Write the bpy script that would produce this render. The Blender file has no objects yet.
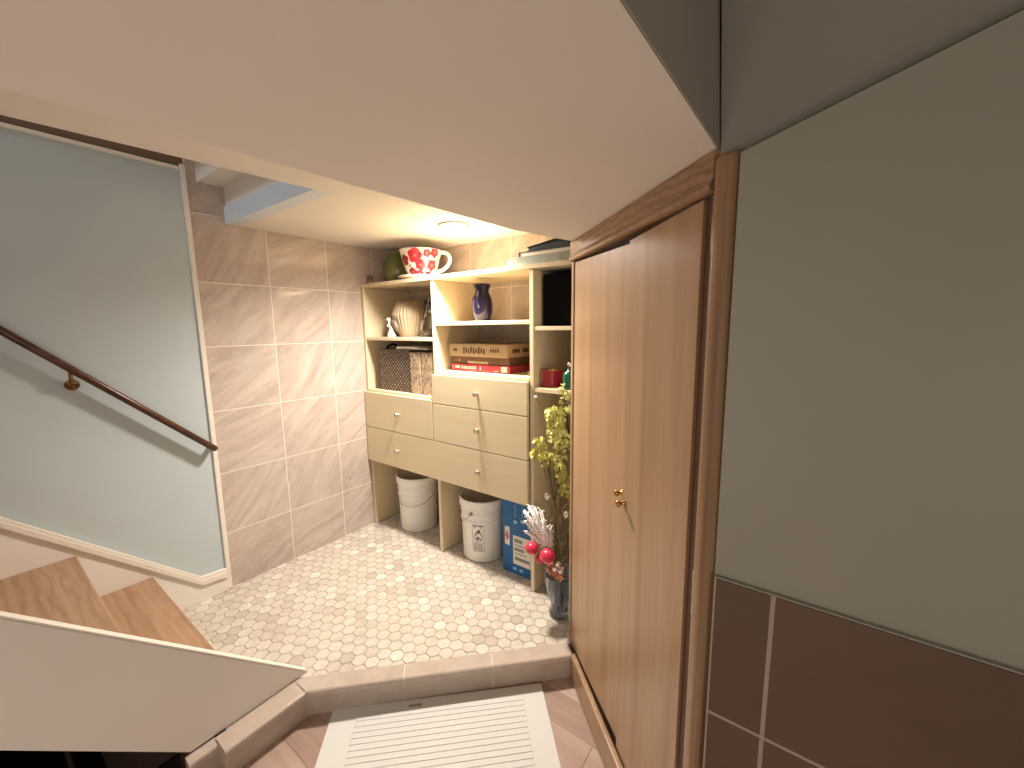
import bpy, bmesh, math, random
from mathutils import Vector, Matrix
K = 1.27                      # eye height above the tiled landing, metres; lengths below are in this unit
PI = math.pi
random.seed(7)
C = bpy.context.scene.collection
ORG = {}

# ------------------------------------------------------------------ helpers
def srgb(r, g, b):
    f = lambda c: (c/255/12.92) if c/255 <= .04045 else ((c/255+.055)/1.055)**2.4
    return (f(r), f(g), f(b), 1)

def mat(name, col=(.8,.8,.8,1), rough=.5, metal=0, spec=.5, trans=0, ior=1.45, coat=0, emis=None, estr=0, alpha=None):
    m = bpy.data.materials.new(name); m.use_nodes = True
    b = m.node_tree.nodes['Principled BSDF']
    b.inputs['Base Color'].default_value = col
    b.inputs['Roughness'].default_value = rough
    b.inputs['Metallic'].default_value = metal
    b.inputs['Specular IOR Level'].default_value = spec
    b.inputs['Transmission Weight'].default_value = trans
    b.inputs['IOR'].default_value = ior
    b.inputs['Coat Weight'].default_value = coat
    if emis: b.inputs['Emission Color'].default_value = emis; b.inputs['Emission Strength'].default_value = estr
    return m

class NT:
    def __init__(s, m): s.m = m; s.t = m.node_tree; s.n = s.t.nodes; s.l = s.t.links; s.b = s.n['Principled BSDF']
    def add(s, typ, **kw):
        n = s.n.new(typ)
        for k, v in kw.items():
            if k in n.inputs: n.inputs[k].default_value = v
            else: setattr(n, k, v)
        return n
    def link(s, a, b): s.l.new(a, b)
    def coord(s, kind='Object', scale=(1,1,1), rot=(0,0,0), loc=(0,0,0)):
        tc = s.add('ShaderNodeTexCoord'); mp = s.add('ShaderNodeMapping')
        mp.inputs['Scale'].default_value = scale; mp.inputs['Rotation'].default_value = rot; mp.inputs['Location'].default_value = loc
        s.link(tc.outputs[kind], mp.inputs['Vector']); return mp.outputs['Vector']
    def ramp(s, fac, stops):
        r = s.add('ShaderNodeValToRGB'); e = r.color_ramp.elements
        e[0].position, e[0].color = stops[0]; e[1].position, e[1].color = stops[-1]
        for p, c in stops[1:-1]: q = e.new(p); q.color = c
        s.link(fac, r.inputs['Fac']); return r.outputs['Color']
    def noise(s, vec, scale=5, detail=4, rough=.5, dist=0):
        n = s.add('ShaderNodeTexNoise'); n.inputs['Scale'].default_value = scale; n.inputs['Detail'].default_value = detail
        n.inputs['Roughness'].default_value = rough; n.inputs['Distortion'].default_value = dist
        s.link(vec, n.inputs['Vector']); return n.outputs['Fac']
    def mix(s, fac, a, b, typ='MIX'):
        n = s.add('ShaderNodeMix'); n.data_type = 'RGBA'; n.blend_type = typ
        for v, sock in ((fac, n.inputs[0]), (a, n.inputs[6]), (b, n.inputs[7])):
            if hasattr(v, 'is_linked') or isinstance(v, bpy.types.NodeSocket): s.link(v, sock)
            else: sock.default_value = v
        return n.outputs[2]
    def bump(s, h, strength=.2, dist=.002):
        n = s.add('ShaderNodeBump'); n.inputs['Strength'].default_value = strength; n.inputs['Distance'].default_value = dist
        s.link(h, n.inputs['Height']); s.link(n.outputs['Normal'], s.b.inputs['Normal'])
    def base(s, c): s.link(c, s.b.inputs['Base Color'])

def paint(name, col, rough=.6, var=.06, bump=.08):
    m = mat(name, col, rough); t = NT(m); v = t.coord()
    f = t.noise(v, 2.2, 3)
    lo = tuple(c*(1-var) for c in col[:3])+(1,); hi = tuple(min(1, c*(1+var)) for c in col[:3])+(1,)
    t.base(t.ramp(f, [(.3, lo), (.7, hi)]))
    t.bump(t.noise(v, 160, 2), bump, .001)
    return m

def wood(name, a, b, c, axis='Z', scale=9, rough=.4, ring=1.0, spec=.5, streak=.6):
    """a dark grain, b mid, c light. grain runs along axis."""
    m = mat(name, b, rough, spec=spec); t = NT(m)
    st = {'X': (.06, 1, 1), 'Y': (1, .06, 1), 'Z': (1, 1, .06)}[axis]
    v = t.coord(scale=st)
    n1 = t.noise(v, scale, 5, .6, 1.2*ring)
    st2 = {'X': (.015, 1, 1), 'Y': (1, .015, 1), 'Z': (1, 1, .015)}[axis]
    v2 = t.coord(scale=st2)
    n2 = t.noise(v2, scale*9, 4, .7, .2)
    col = t.ramp(n1, [(.28, a), (.5, b), (.72, c)])
    fine = t.ramp(n2, [(.38, (.72, .68, .64, 1)), (.6, (1, 1, 1, 1))])
    t.base(t.mix(streak, col, fine, 'MULTIPLY'))
    t.bump(n2, .08, .001)
    return m

def oak(name, a, b, c, axis='X', rough=.35):
    """cathedral-grained oak"""
    m = mat(name, b, rough); t = NT(m)
    st = {'X': (.22, 1, 1), 'Y': (1, .22, 1), 'Z': (1, 1, .22)}[axis]
    v = t.coord(scale=st)
    w = t.add('ShaderNodeTexWave'); w.wave_type = 'RINGS'; w.rings_direction = axis
    w.inputs['Scale'].default_value = 16; w.inputs['Distortion'].default_value = 5; w.inputs['Detail'].default_value = 3
    w.inputs['Detail Scale'].default_value = 1.6
    t.link(v, w.inputs['Vector'])
    col = t.ramp(w.outputs['Fac'], [(0, a), (.35, b), (1, c)])
    st2 = {'X': (.03, 1, 1), 'Y': (1, .03, 1), 'Z': (1, 1, .03)}[axis]
    n2 = t.noise(t.coord(scale=st2), 90, 3)
    fine = t.ramp(n2, [(.35, (.8, .76, .72, 1)), (.6, (1, 1, 1, 1))])
    t.base(t.mix(.7, col, fine, 'MULTIPLY'))
    return m

def attr_mat(name, stops, rough=.3, vein=None, spec=.5, noise_s=20):
    """per-tile tone from the face attribute 'tone' plus stone mottling"""
    m = mat(name, stops[0][1], rough, spec=spec); t = NT(m)
    at = t.add('ShaderNodeAttribute'); at.attribute_name = 'tone'
    tone = at.outputs['Fac']
    col = t.ramp(tone, stops)
    n = t.noise(t.coord(), noise_s, 5, .6, .5)
    col = t.mix(.8, col, t.ramp(n, [(.3, (.86, .83, .79, 1)), (.6, (1, 1, 1, 1))]), 'MULTIPLY')
    t.base(col)
    return m

def marble(name, dark, mid, light, rough=.12, plane='YZ'):
    """wall tile: diagonal veining whose direction and phase differ from tile to tile"""
    m = mat(name, mid, rough); t = NT(m)
    at = t.add('ShaderNodeAttribute'); at.attribute_name = 'tone'
    tc = t.add('ShaderNodeTexCoord')
    sep = t.add('ShaderNodeSeparateXYZ'); t.link(tc.outputs['Object'], sep.inputs[0])
    cmb = t.add('ShaderNodeCombineXYZ')
    t.link(sep.outputs['Y' if plane == 'YZ' else 'X'], cmb.inputs['X']); t.link(sep.outputs['Z'], cmb.inputs['Y'])
    # offset along z from the tile's tone
    mul = t.add('ShaderNodeMath'); mul.operation = 'MULTIPLY'; mul.inputs[1].default_value = 37.0
    t.link(at.outputs['Fac'], mul.inputs[0]); t.link(mul.outputs[0], cmb.inputs['Z'])
    ang = t.add('ShaderNodeMath'); ang.operation = 'MULTIPLY_ADD'; ang.inputs[1].default_value = 1.3; ang.inputs[2].default_value = -1.25
    t.link(at.outputs['Fac'], ang.inputs[0])
    vr = t.add('ShaderNodeVectorRotate'); vr.rotation_type = 'Z_AXIS'
    t.link(cmb.outputs[0], vr.inputs['Vector']); t.link(ang.outputs[0], vr.inputs['Angle'])
    mp = t.add('ShaderNodeMapping'); mp.inputs['Scale'].default_value = (1.5, 9, 1)
    t.link(vr.outputs[0], mp.inputs['Vector'])
    n1 = t.noise(mp.outputs[0], 1.7, 6, .62, .8)
    mp2 = t.add('ShaderNodeMapping'); mp2.inputs['Scale'].default_value = (3, 22, 1)
    t.link(vr.outputs[0], mp2.inputs['Vector'])
    n2 = t.noise(mp2.outputs[0], 1.6, 5, .7, 1.6)
    n3 = t.noise(cmb.outputs[0], 6, 4, .5, 1.2)
    col = t.ramp(n1, [(.28, dark), (.5, mid), (.74, light)])
    thin = t.ramp(n2, [(.36, (.84, .80, .77, 1)), (.47, (1, 1, 1, 1))])
    col = t.mix(.45, col, thin, 'MULTIPLY')
    vein = t.ramp(n3, [(.485, (0, 0, 0, 1)), (.5, (1, 1, 1, 1)), (.515, (0, 0, 0, 1))])
    sc = t.add('ShaderNodeMath'); sc.operation = 'MULTIPLY'; sc.inputs[1].default_value = .35; t.link(vein, sc.inputs[0])
    col = t.mix(sc.outputs[0], col, light)
    t.base(col)
    return m

class MB:
    """collects geometry of one mesh (coordinates in K units, world frame)"""
    def __init__(s): s.v = []; s.f = []; s.m = []; s.t = []; s.sm = []
    def add(s, vs, fs, mi=0, tone=.5, smooth=False):
        b = len(s.v); s.v += [tuple(v) for v in vs]
        for f in fs: s.f.append([b+i for i in f]); s.m.append(mi); s.t.append(tone); s.sm.append(smooth)
        return s
    def box(s, x0, x1, y0, y1, z0, z1, mi=0, tone=.5):
        vs = [(x, y, z) for z in (z0, z1) for y in (y0, y1) for x in (x0, x1)]
        return s.add(vs, [(0,2,3,1), (4,5,7,6), (0,1,5,4), (2,6,7,3), (0,4,6,2), (1,3,7,5)], mi, tone)
    def obox(s, o, ax, ay, az, mi=0, tone=.5):
        """box from corner o with edge vectors"""
        o, ax, ay, az = map(Vector, (o, ax, ay, az))
        vs = [o+ax*i+ay*j+az*k for k in (0,1) for j in (0,1) for i in (0,1)]
        return s.add(vs, [(0,2,3,1), (4,5,7,6), (0,1,5,4), (2,6,7,3), (0,4,6,2), (1,3,7,5)], mi, tone)
    def prism(s, poly, ext, mi=0, tone=.5):
        """3D planar polygon extruded by vector ext"""
        e = Vector(ext); n = len(poly); a = [Vector(p) for p in poly]
        vs = a+[p+e for p in a]
        fs = [tuple(range(n))[::-1], tuple(range(n, 2*n))]+[(i, (i+1) % n, n+(i+1) % n, n+i) for i in range(n)]
        return s.add(vs, fs, mi, tone)
    def face(s, poly, mi=0, tone=.5): return s.add(poly, [tuple(range(len(poly)))], mi, tone)
    def lathe(s, c, prof, n=32, mi=0, mod=None, sx=1, closed=False, tone=.5):
        vs = []; m = len(prof)
        for i in range(n):
            a = 2*PI*i/n
            for (r, z) in prof:
                q = r*(mod(a, z) if mod else 1)
                vs.append((c[0]+q*math.cos(a)*sx, c[1]+q*math.sin(a), c[2]+z))
        fs = []
        for i in range(n):
            j = (i+1) % n
            for k in range(m-1): fs.append((i*m+k, j*m+k, j*m+k+1, i*m+k+1))
        s.add(vs, fs, mi, tone, True); return s
    def tube(s, pts, r, n=8, mi=0, cap=True, rads=None):
        P = [Vector(p) for p in pts]; N = len(P); vs = []
        up = None
        for i, p in enumerate(P):
            d = (P[min(i+1, N-1)]-P[max(i-1, 0)])
            if d.length < 1e-9: d = Vector((0,0,1))
            d.normalize()
            if up is None: up = Vector((0,0,1)) if abs(d.z) < .9 else Vector((1,0,0))
            a = d.cross(up)
            if a.length < 1e-4: a = d.cross(Vector((0,1,0)))
            a.normalize(); b = a.cross(d); up = b
            rr = rads[i] if rads else r
            for k in range(n):
                t = 2*PI*k/n; vs.append(p+a*(rr*math.cos(t))+b*(rr*math.sin(t)))
        fs = [(i*n+k, i*n+(k+1) % n, (i+1)*n+(k+1) % n, (i+1)*n+k) for i in range(N-1) for k in range(n)]
        if cap: fs += [tuple(range(n))[::-1], tuple((N-1)*n+k for k in range(n))]
        s.add(vs, fs, mi, .5, True); return s
    def ball(s, c, r, n=12, mi=0, sz=1, sx=1):
        prof = [(r*math.sin(PI*i/n), -r*sz*math.cos(PI*i/n)) for i in range(n+1)]
        prof[0] = (1e-5, prof[0][1]); prof[-1] = (1e-5, prof[-1][1])
        return s.lathe(c, prof, 2*n, mi, sx=sx)
    def build(s, name, mats, parent=None, loc=None, bevel=0, kind=None, seg=2):
        if not isinstance(mats, (list, tuple)): mats = [mats]
        pw = ORG.get(parent.name, Vector((0,0,0))) if parent else Vector((0,0,0))
        if loc is None: lw = pw
        else: lw = Vector(loc)*K
        me = bpy.data.meshes.new(name)
        me.from_pydata([tuple(Vector(v)*K-lw) for v in s.v], [], s.f)
        for m in mats: me.materials.append(m)
        for i, p in enumerate(me.polygons): p.material_index = s.m[i]; p.use_smooth = s.sm[i]
        at = me.attributes.new('tone', 'FLOAT', 'FACE')
        at.data.foreach_set('value', s.t)
        bm = bmesh.new(); bm.from_mesh(me); bmesh.ops.remove_doubles(bm, verts=bm.verts, dist=1e-6)
        bmesh.ops.recalc_face_normals(bm, faces=bm.faces); bm.to_mesh(me); bm.free()
        me.validate(); me.update()
        o = bpy.data.objects.new(name, me); C.objects.link(o)
        o.location = lw-pw
        if parent: o.parent = parent
        ORG[o.name] = lw
        if bevel:
            b = o.modifiers.new('bevel', 'BEVEL'); b.width = bevel*K; b.segments = seg; b.limit_method = 'ANGLE'; b.angle_limit = .7
            b.harden_normals = False
        if kind: o['kind'] = kind
        return o

def tag(o, label, cat, group=None):
    o['label'] = label; o['category'] = cat
    if group: o['group'] = group
    return o
def thing(name, loc, label, cat, group=None):
    o = bpy.data.objects.new(name, None); C.objects.link(o); o.location = Vector(loc)*K; ORG[o.name] = Vector(loc)*K
    o.empty_display_size = .05
    return tag(o, label, cat, group)

# ------------------------------------------------------------------ materials
M = {}
M['green'] = paint('pale_blue_green_paint', srgb(182, 192, 195), .5, .03)
M['rightpaint'] = paint('sage_paint', srgb(160, 155, 140), .45, .03)
M['ceil'] = paint('ceiling_paint', srgb(234, 226, 218), .7, .02)
M['nookceil'] = paint('cream_ceiling_paint', srgb(224, 216, 206), .6, .02)
M['upper'] = paint('taupe_paint', srgb(148, 141, 130), .7, .03)
M['fascia'] = paint('grey_fascia_paint', srgb(156, 149, 138), .6, .02)
M['white'] = paint('white_trim_paint', srgb(226, 218, 206), .35, .02, .03)
M['stringer'] = paint('cream_board_paint', srgb(228, 221, 212), .45, .03, .04)
M['coolface'] = paint('cool_daylight_tint', srgb(206, 214, 222), .5, .02)  # pale blue stands for cool light falling on the opening's lowest face
M['brown'] = paint('shaded_brown_paint', srgb(120, 96, 78), .7)
M['grout'] = mat('light_grout', srgb(224, 214, 202), .8)
M['floorgrout'] = mat('floor_grout', srgb(162, 150, 136), .9)
M['marbleL'] = marble('marble_wall_tile', srgb(172, 156, 144), srgb(186, 171, 160), srgb(204, 191, 179), .08, 'YZ')
M['marbleB'] = marble('marble_back_tile', srgb(168, 152, 138), srgb(182, 166, 152), srgb(198, 184, 170), .15, 'XZ')
M['hex'] = attr_mat('hexagon_marble_tile', [(0, srgb(186, 175, 160)), (.3, srgb(197, 187, 173)), (.7, srgb(203, 194, 180)), (1, srgb(215, 208, 196))], .35, noise_s=34)
M['curb'] = attr_mat('curb_marble_tile', [(0, srgb(178, 163, 150)), (1, srgb(190, 175, 162))], .25, noise_s=12)
M['darktile'] = attr_mat('brown_wall_tile', [(0, srgb(104, 82, 66)), (1, srgb(110, 87, 70))], .45, noise_s=6)
M['rgrout'] = mat('pinkish_grout', srgb(180, 158, 144), .8)
M['cab'] = wood('maple_laminate', srgb(212, 192, 156), srgb(219, 200, 165), srgb(225, 207, 173), 'Z', 5, .45, .3, streak=.15)
M['cabh'] = wood('maple_laminate_horizontal', srgb(211, 192, 157), srgb(217, 199, 165), srgb(222, 205, 172), 'X', 5, .4, .3, streak=.15)
M['door'] = wood('birch_veneer', srgb(156, 122, 92), srgb(176, 142, 110), srgb(190, 156, 124), 'Z', 6, .34, 1.0, streak=.4)
M['trimwood'] = wood('stained_trim_wood', srgb(140, 108, 80), srgb(162, 129, 98), srgb(178, 145, 112), 'Z', 12, .35, .6)
M['headwood'] = oak('oak_head_board', srgb(146, 112, 84), srgb(164, 130, 100), srgb(172, 139, 109), 'X', .4)
M['stepwood'] = oak('oak_tread', srgb(156, 121, 91), srgb(166, 131, 101), srgb(171, 137, 107), 'X', .4)
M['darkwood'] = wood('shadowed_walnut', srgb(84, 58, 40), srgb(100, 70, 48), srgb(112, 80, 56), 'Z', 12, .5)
M['railwood'] = wood('dark_walnut_rail', srgb(58, 34, 22), srgb(82, 50, 33), srgb(104, 66, 44), 'Y', 14, .25)
M['brass'] = mat('aged_brass', srgb(196, 150, 88), .22, 1)
M['bronze'] = mat('antique_bronze', srgb(120, 88, 52), .4, .8)
M['steel'] = mat('brushed_steel', srgb(170, 168, 164), .35, 1)
M['nickel'] = mat('satin_nickel', srgb(205, 190, 170), .25, 1)
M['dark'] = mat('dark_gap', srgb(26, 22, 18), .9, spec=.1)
M['black'] = mat('black_cloth', srgb(12, 11, 11), .8, spec=.1)
M['bucket'] = mat('white_bucket_plastic', srgb(238, 234, 226), .35)
M['bucketin'] = mat('bucket_inside_plastic', srgb(224, 214, 200), .5)
M['ink'] = mat('grey_print', srgb(92, 88, 86), .6)
M['mat'] = paint('white_rubber', srgb(206, 204, 200), .55, .02, .1)
M['steelring'] = mat('grey_lamp_ring', srgb(150, 140, 124), .5)
M['lens'] = mat('lamp_lens', (1,1,1,1), .5, emis=(1, .93, .80, 1), estr=5)

# lower wood floor: planks along x
def plank_mat():
    m = attr_mat('pink_toned_plank', [(0, srgb(158, 134, 120)), (.5, srgb(176, 151, 138)), (1, srgb(192, 170, 158))], .4, noise_s=3)
    t = NT(m); n2 = t.noise(t.coord(scale=(.05, 1, 1)), 60, 4)
    prev = t.b.inputs['Base Color'].links[0].from_socket
    t.base(t.mix(.6, prev, t.ramp(n2, [(.35, (.78, .72, .68, 1)), (.62, (1, 1, 1, 1))]), 'MULTIPLY'))
    return m
M['plank'] = plank_mat()

# ------------------------------------------------------------------ key dimensions
XL, YB, ZC, ZF = -1.77, 1.485, 1.388, -.085
YW = .62
ZTOP = 1.84
P0 = Vector((-.556, 1.066, 0)); U = Vector((.721, -.693, 0)).normalized(); NO = Vector((-.693, -.721, 0)).normalized()   # door plane; NO points into the room
def dpt(s, t, z): return P0+U*s+NO*t+Vector((0, 0, z))
def dbox(mb, s0, s1, t0, t1, z0, z1, mi=0, tone=.5):
    return mb.obox(dpt(s0, t0, z0), U*(s1-s0), NO*(t1-t0), Vector((0, 0, z1-z0)), mi, tone)

# ------------------------------------------------------------------ clip helper
def clip(poly, a, b):
    """keep the part of poly to the left of line a->b (2D)"""
    out = []; n = len(poly)
    d = lambda p: (b[0]-a[0])*(p[1]-a[1])-(b[1]-a[1])*(p[0]-a[0])
    for i in range(n):
        p, q = poly[i], poly[(i+1) % n]; dp, dq = d(p), d(q)
        if dp >= 0: out.append(p)
        if dp*dq < 0:
            t = dp/(dp-dq); out.append((p[0]+(q[0]-p[0])*t, p[1]+(q[1]-p[1])*t))
    return out
def clip_to(poly, region):
    for i in range(len(region)):
        poly = clip(poly, region[i], region[(i+1) % len(region)])
        if len(poly) < 3: return []
    return poly

# ------------------------------------------------------------------ landing floor with hexagon tiles
E1 = Vector((.7085, .7057, 0)); NI = Vector((-.7057, .7085, 0))
C0 = Vector((-1.062, .474, 0))
CW = .054
inner0 = C0+NI*CW
lineA = inner0+E1*-.2; lineB = inner0+E1*1.0
cx = -1.118
mb = MB()
mb.prism([(XL, .30, -.16), (cx+.02, .30, -.16), (cx+.02, .50, -.16), (-.535, 1.07, -.16), (-.535, YB, -.16), (XL, YB, -.16)], (0, 0, .158), 0)
reg1 = [(XL+.001, .302), (cx, .302), (cx, YB), (XL+.001, YB)]
reg2 = [(cx, .30), (-.3, .30), (-.54, YB), (cx, YB)]
reg2 = [(cx, .3), (-.56, .3), (-.56, YB), (cx, YB)]
h = .0420; R = h/math.sqrt(3)
ang0 = math.radians(25)
a1 = (h*math.cos(ang0), h*math.sin(ang0)); a2 = (h*math.cos(ang0+PI/3), h*math.sin(ang0+PI/3))
rs = random.Random(3)
for i in range(-60, 60):
    for j in range(-60, 60):
        x = -1.072+a1[0]*i+a2[0]*j; y = .690+a1[1]*i+a2[1]*j
        if not (XL-.05 < x < -.5 and .25 < y < YB+.05): continue
        hx = [(x+(R-.0012)*math.cos(ang0+PI/6+k*PI/3), y+(R-.0012)*math.sin(ang0+PI/6+k*PI/3)) for k in range(6)]
        tone = min(1, max(0, rs.gauss(.5, .27)))
        for reg in (reg1, reg2):
            p = clip_to(hx, reg)
            if len(p) >= 3 and reg is reg2: p = clip(p, lineA, lineB)
            if len(p) >= 3 and reg is reg1: p = clip(p, lineA, lineB)
            if len(p) >= 3: mb.face([(a, b, 0.0) for a, b in p], 1, tone)
fl = mb.build('floor', [M['floorgrout'], M['hex']], kind='structure')

# curb: bullnosed marble pieces along the landing's edge
def curb(mb, p, d, nin, L, ztop, zbot, w=.054, over=.012, mi=0, tone=.5):
    p, d, nin = Vector(p), Vector(d), Vector(nin)
    prof = [(w, 0), (.006, 0), (.002, -.002), (0, -.006), (0, -.018), (.003, -.022), (over, -.024), (over, zbot-ztop), (w, zbot-ztop)]
    a = [p+nin*q+Vector((0, 0, ztop+z)) for q, z in prof]
    mb.prism(a, d*L, mi, tone)
mb = MB()
g = .0022
ss = [0.0, .259, .518, .765]
for i in range(3):
    curb(mb, C0+E1*(ss[i]+(g if i else 0)), E1, NI, ss[i+1]-ss[i]-(g if i else 0), 0, ZF, tone=.3+.25*i)
# mitred corner filler and the run beside the stair
curb(mb, C0+Vector((0, -.199, 0)), Vector((0, 1, 0)), Vector((-1, 0, 0)), .197, 0, ZF, w=.06, tone=.45)
curb(mb, Vector((-1.100, .277-.062, 0)), Vector((0, 1, 0)), Vector((-1, 0, 0)), .0605, -.004, ZF, w=.03, tone=.35)
mb.prism([C0+Vector((-.0001, -.004, 0)), C0+Vector((-.001, .001, 0)), inner0+Vector((0, 0, 0)), inner0+Vector((-.02, -.02, 0)), C0+Vector((-.06, -.004, 0))], (0, 0, -.02), 0, .4)
mb.prism([C0+Vector((-.014, -.004, -.001)), C0+NI*.012, C0+NI*CW, C0+Vector((-.06, -.004, -.001))], (0, 0, ZF), 0, .35)
for q in ss[1:3]: mb.prism([C0+E1*q+NI*t_+Vector((0, 0, z_)) for t_, z_ in ((.052, -.001), (.006, -.001), (.002, -.005), (.002, -.019), (.014, -.026), (.014, ZF), (.052, ZF))], E1*.0025, 1)
mb.build('trim_1', [M['curb'], M['grout']], kind='structure')

# lower floor planks
mb = MB()
mb.box(-1.9, 1.35, -1.65, 1.5, ZF-.09, ZF-.003, 0)
y = -1.62; k = 0; W = .092
while y < 1.2:
    x = -1.9+((k*37) % 11)/11*.7-.7; k += 1
    while x < 1.35:
        L = .95
        x0, x1 = max(x, -1.9), min(x+L, 1.35)
        if x1 > x0+.01: mb.box(x0+.0006, x1-.0006, y+.0004, y+W-.0004, ZF-.01, ZF, 1, rs.random())
        x += L
    y += W
fl2 = mb.build('floor.001', [M['dark'], M['plank']], kind='structure')

# ------------------------------------------------------------------ left wall: backing, painted panel, tiles, trims
mb = MB(); mb.box(XL-.08, XL-.012, -1.65, YB+.08, ZF-.1, 3.3, 0)
mb.box(XL-.012, XL-.001, -1.65, .543, ZF, 1.545, 1)
mb.build('wall_left', [M['brown'], M['green']], kind='structure')
mb = MB()
mb.box(XL-.012, XL-.0003, .545, YB, -.01, 1.85, 0)
ys = [.545, .789, 1.034, 1.268, YB]
zs = [-.02, .222, .46, .70, .941, 1.172, 1.408, 1.64, 1.85]
for i in range(len(ys)-1):
    for j in range(len(zs)-1):
        mb.box(XL-.006, XL, ys[i]+.0015, ys[i+1]-.0015, zs[j]+.0015, zs[j+1]-.0015, 1, rs.random())
mb.build('wall_left.001', [M['grout'], M['marbleL']], kind='structure')
mb = MB()
mb.box(XL-.004, XL+.006, .531, .546, .001, 1.560, 0); mb.box(XL-.004, XL+.004, -1.65, .531, 1.539, 1.551, 0)
mb.build('trim_2', M['white'], kind='structure', bevel=.002)
# back wall
mb = MB(); mb.box(XL-.08, -.4, YB+.0003, YB+.08, -.1, 1.9, 0)
xs = [XL, -1.548, -1.313, -1.078, -.843, -.608, -.4]
zs2 = [-.02, .222, .46, .70, .941, 1.177, 1.408]
for i in range(len(xs)-1):
    for j in range(len(zs2)-1):
        mb.box(xs[i]+.0015, xs[i+1]-.0015, YB, YB+.008, zs2[j]+.0015, min(zs2[j+1]-.0015, 1.45), 1, rs.random())
mb.build('wall_back', [M['grout'], M['marbleB']], kind='structure')
# closet side wall that closes the alcove on the right
mb = MB(); mb.box(-.552, -.532, 1.095, YB+.006, ZF-.05, 1.32, 0); mb.build('wall_closet', M['green'], kind='structure')

# ------------------------------------------------------------------ alcove ceiling, stair opening, soffit, upper surfaces
mb = MB()
nook = [(-.50, YB+.02), (XL-.005, YB+.02), (XL-.005, .655), (-1.152, .665), (-1.167, .508), (-1.180, .38), (-1.206, .10), (-1.36, -1.65), (-.60, -1.65), (-.60, .3)]
mb.prism([(x, y, ZC) for x, y in nook], (0, 0, .06), 0)
mb.build('ceiling', M['nookceil'], kind='structure')
# steps above the stair opening; lowest face carries cool daylight as its colour
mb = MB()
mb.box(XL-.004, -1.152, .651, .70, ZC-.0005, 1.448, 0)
mb.build('cool_lit_face', M['coolface'], kind='structure')
mb = MB()
mb.prism([(XL-.006, .658, 1.448), (XL-.006, .658, 1.515), (XL-.006, .575, 1.515), (XL-.006, .575, 1.64), (XL-.006, .42, 1.64), (XL-.006, -1.65, 3.2), (XL-.006, -1.65, 3.3), (XL-.006, .72, 1.95), (XL-.006, .72, 1.448)], (.62, 0, 0), 0)
mb.box(-1.165, -1.10, -1.65, .72, ZC+.06, 3.25, 0)
mb.build('ceiling.001', M['nookceil'], kind='structure')
# low boxed soffit over the room
edge = [(-.76, -1.65), (-.662, .06), (-.652, .16), (-.643, .283), (-.635, .482), (-.612, .865), (-.563, 1.062)]
out = [(-.121, .655), (-.197, -1.65)]
mb = MB()
mb.prism([(x, y, 1.2385) for x, y in edge+[(-.56, YB+.02), (-.30, YB+.02), (-.27, .95), (-.105, .66)]+out], (0, 0, .59), 0)
mb.build('ceiling.002', M['ceil'], kind='structure')
# fascia above the soffit edge
mb = MB(); mb.prism([(-.1965, -1.65, 1.239), (-.1205, .655, 1.239), (-.1185, .655, 1.239), (-.1945, -1.65, 1.239)], (0, 0, ZTOP-1.239), 0); mb.build('ceiling.003', M['fascia'], kind='structure')
# leaning face above the right wall
mb = MB()
a, b, c = (-.117, .655, 1.228), (-.085, .6545, 1.232), (1.3, .6225, 1.640)
a2_, b2_, c2_ = (-.117, .470, ZTOP), (-.085, .4695, ZTOP), (1.3, .50, ZTOP)
mb.add([a, b, c, a2_, b2_, c2_], [(0, 1, 4, 3), (1, 2, 5, 4)], 0)
mb.add([(-.117, .70, 1.236), (-.085, .70, 1.232), (1.3, .70, 1.640), (-.117, .7, ZTOP), (-.085, .7, ZTOP), (1.3, .7, ZTOP), a, b, c], [(0, 3, 4, 1), (1, 4, 5, 2), (0, 1, 7, 6), (1, 2, 8, 7)], 0)
mb.build('wall_upper', M['upper'], kind='structure')
mb = MB(); mb.box(-.20, 1.35, -1.65, .7, ZTOP, ZTOP+.05, 0); mb.build('ceiling.004', M['ceil'], kind='structure')

# right wall
mb = MB()
mb.prism([(-.088, YW, ZF), (1.3, YW, ZF), (1.3, YW, 1.637), (-.088, YW, 1.217)], (0, .06, 0), 0)
mb.box(-.087, 1.3, YW-.0074, YW+.001, ZF, .637, 2)
mb.box(-.087, 1.3, YW-.0065, YW+.001, .637, .6395, 0)
xs3 = [-.087, -.0145, .229, .472, .715, .958, 1.2, 1.3]; zs3 = [ZF, -.05, .186, .4195, .637]
for i in range(len(xs3)-1):
    for j in range(len(zs3)-1):
        mb.box(xs3[i]+.0028, xs3[i+1]-.0028, YW-.008, YW-.003, zs3[j]+.0028, zs3[j+1]-(.0028 if j < 3 else 0), 3, rs.random())
mb.build('wall_right', [M['rightpaint'], M['white'], M['rgrout'], M['darktile']], kind='structure')
# rest of the room behind the viewer
mb = MB(); mb.box(-1.85, 1.35, -1.72, -1.65, ZF-.1, 3.3, 0); mb.build('wall_behind', M['rightpaint'], kind='structure')
mb = MB(); mb.box(1.3, 1.36, -1.65, .7, ZF-.1, ZTOP, 0); mb.build('wall_far_right', M['rightpaint'], kind='structure')

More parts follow.
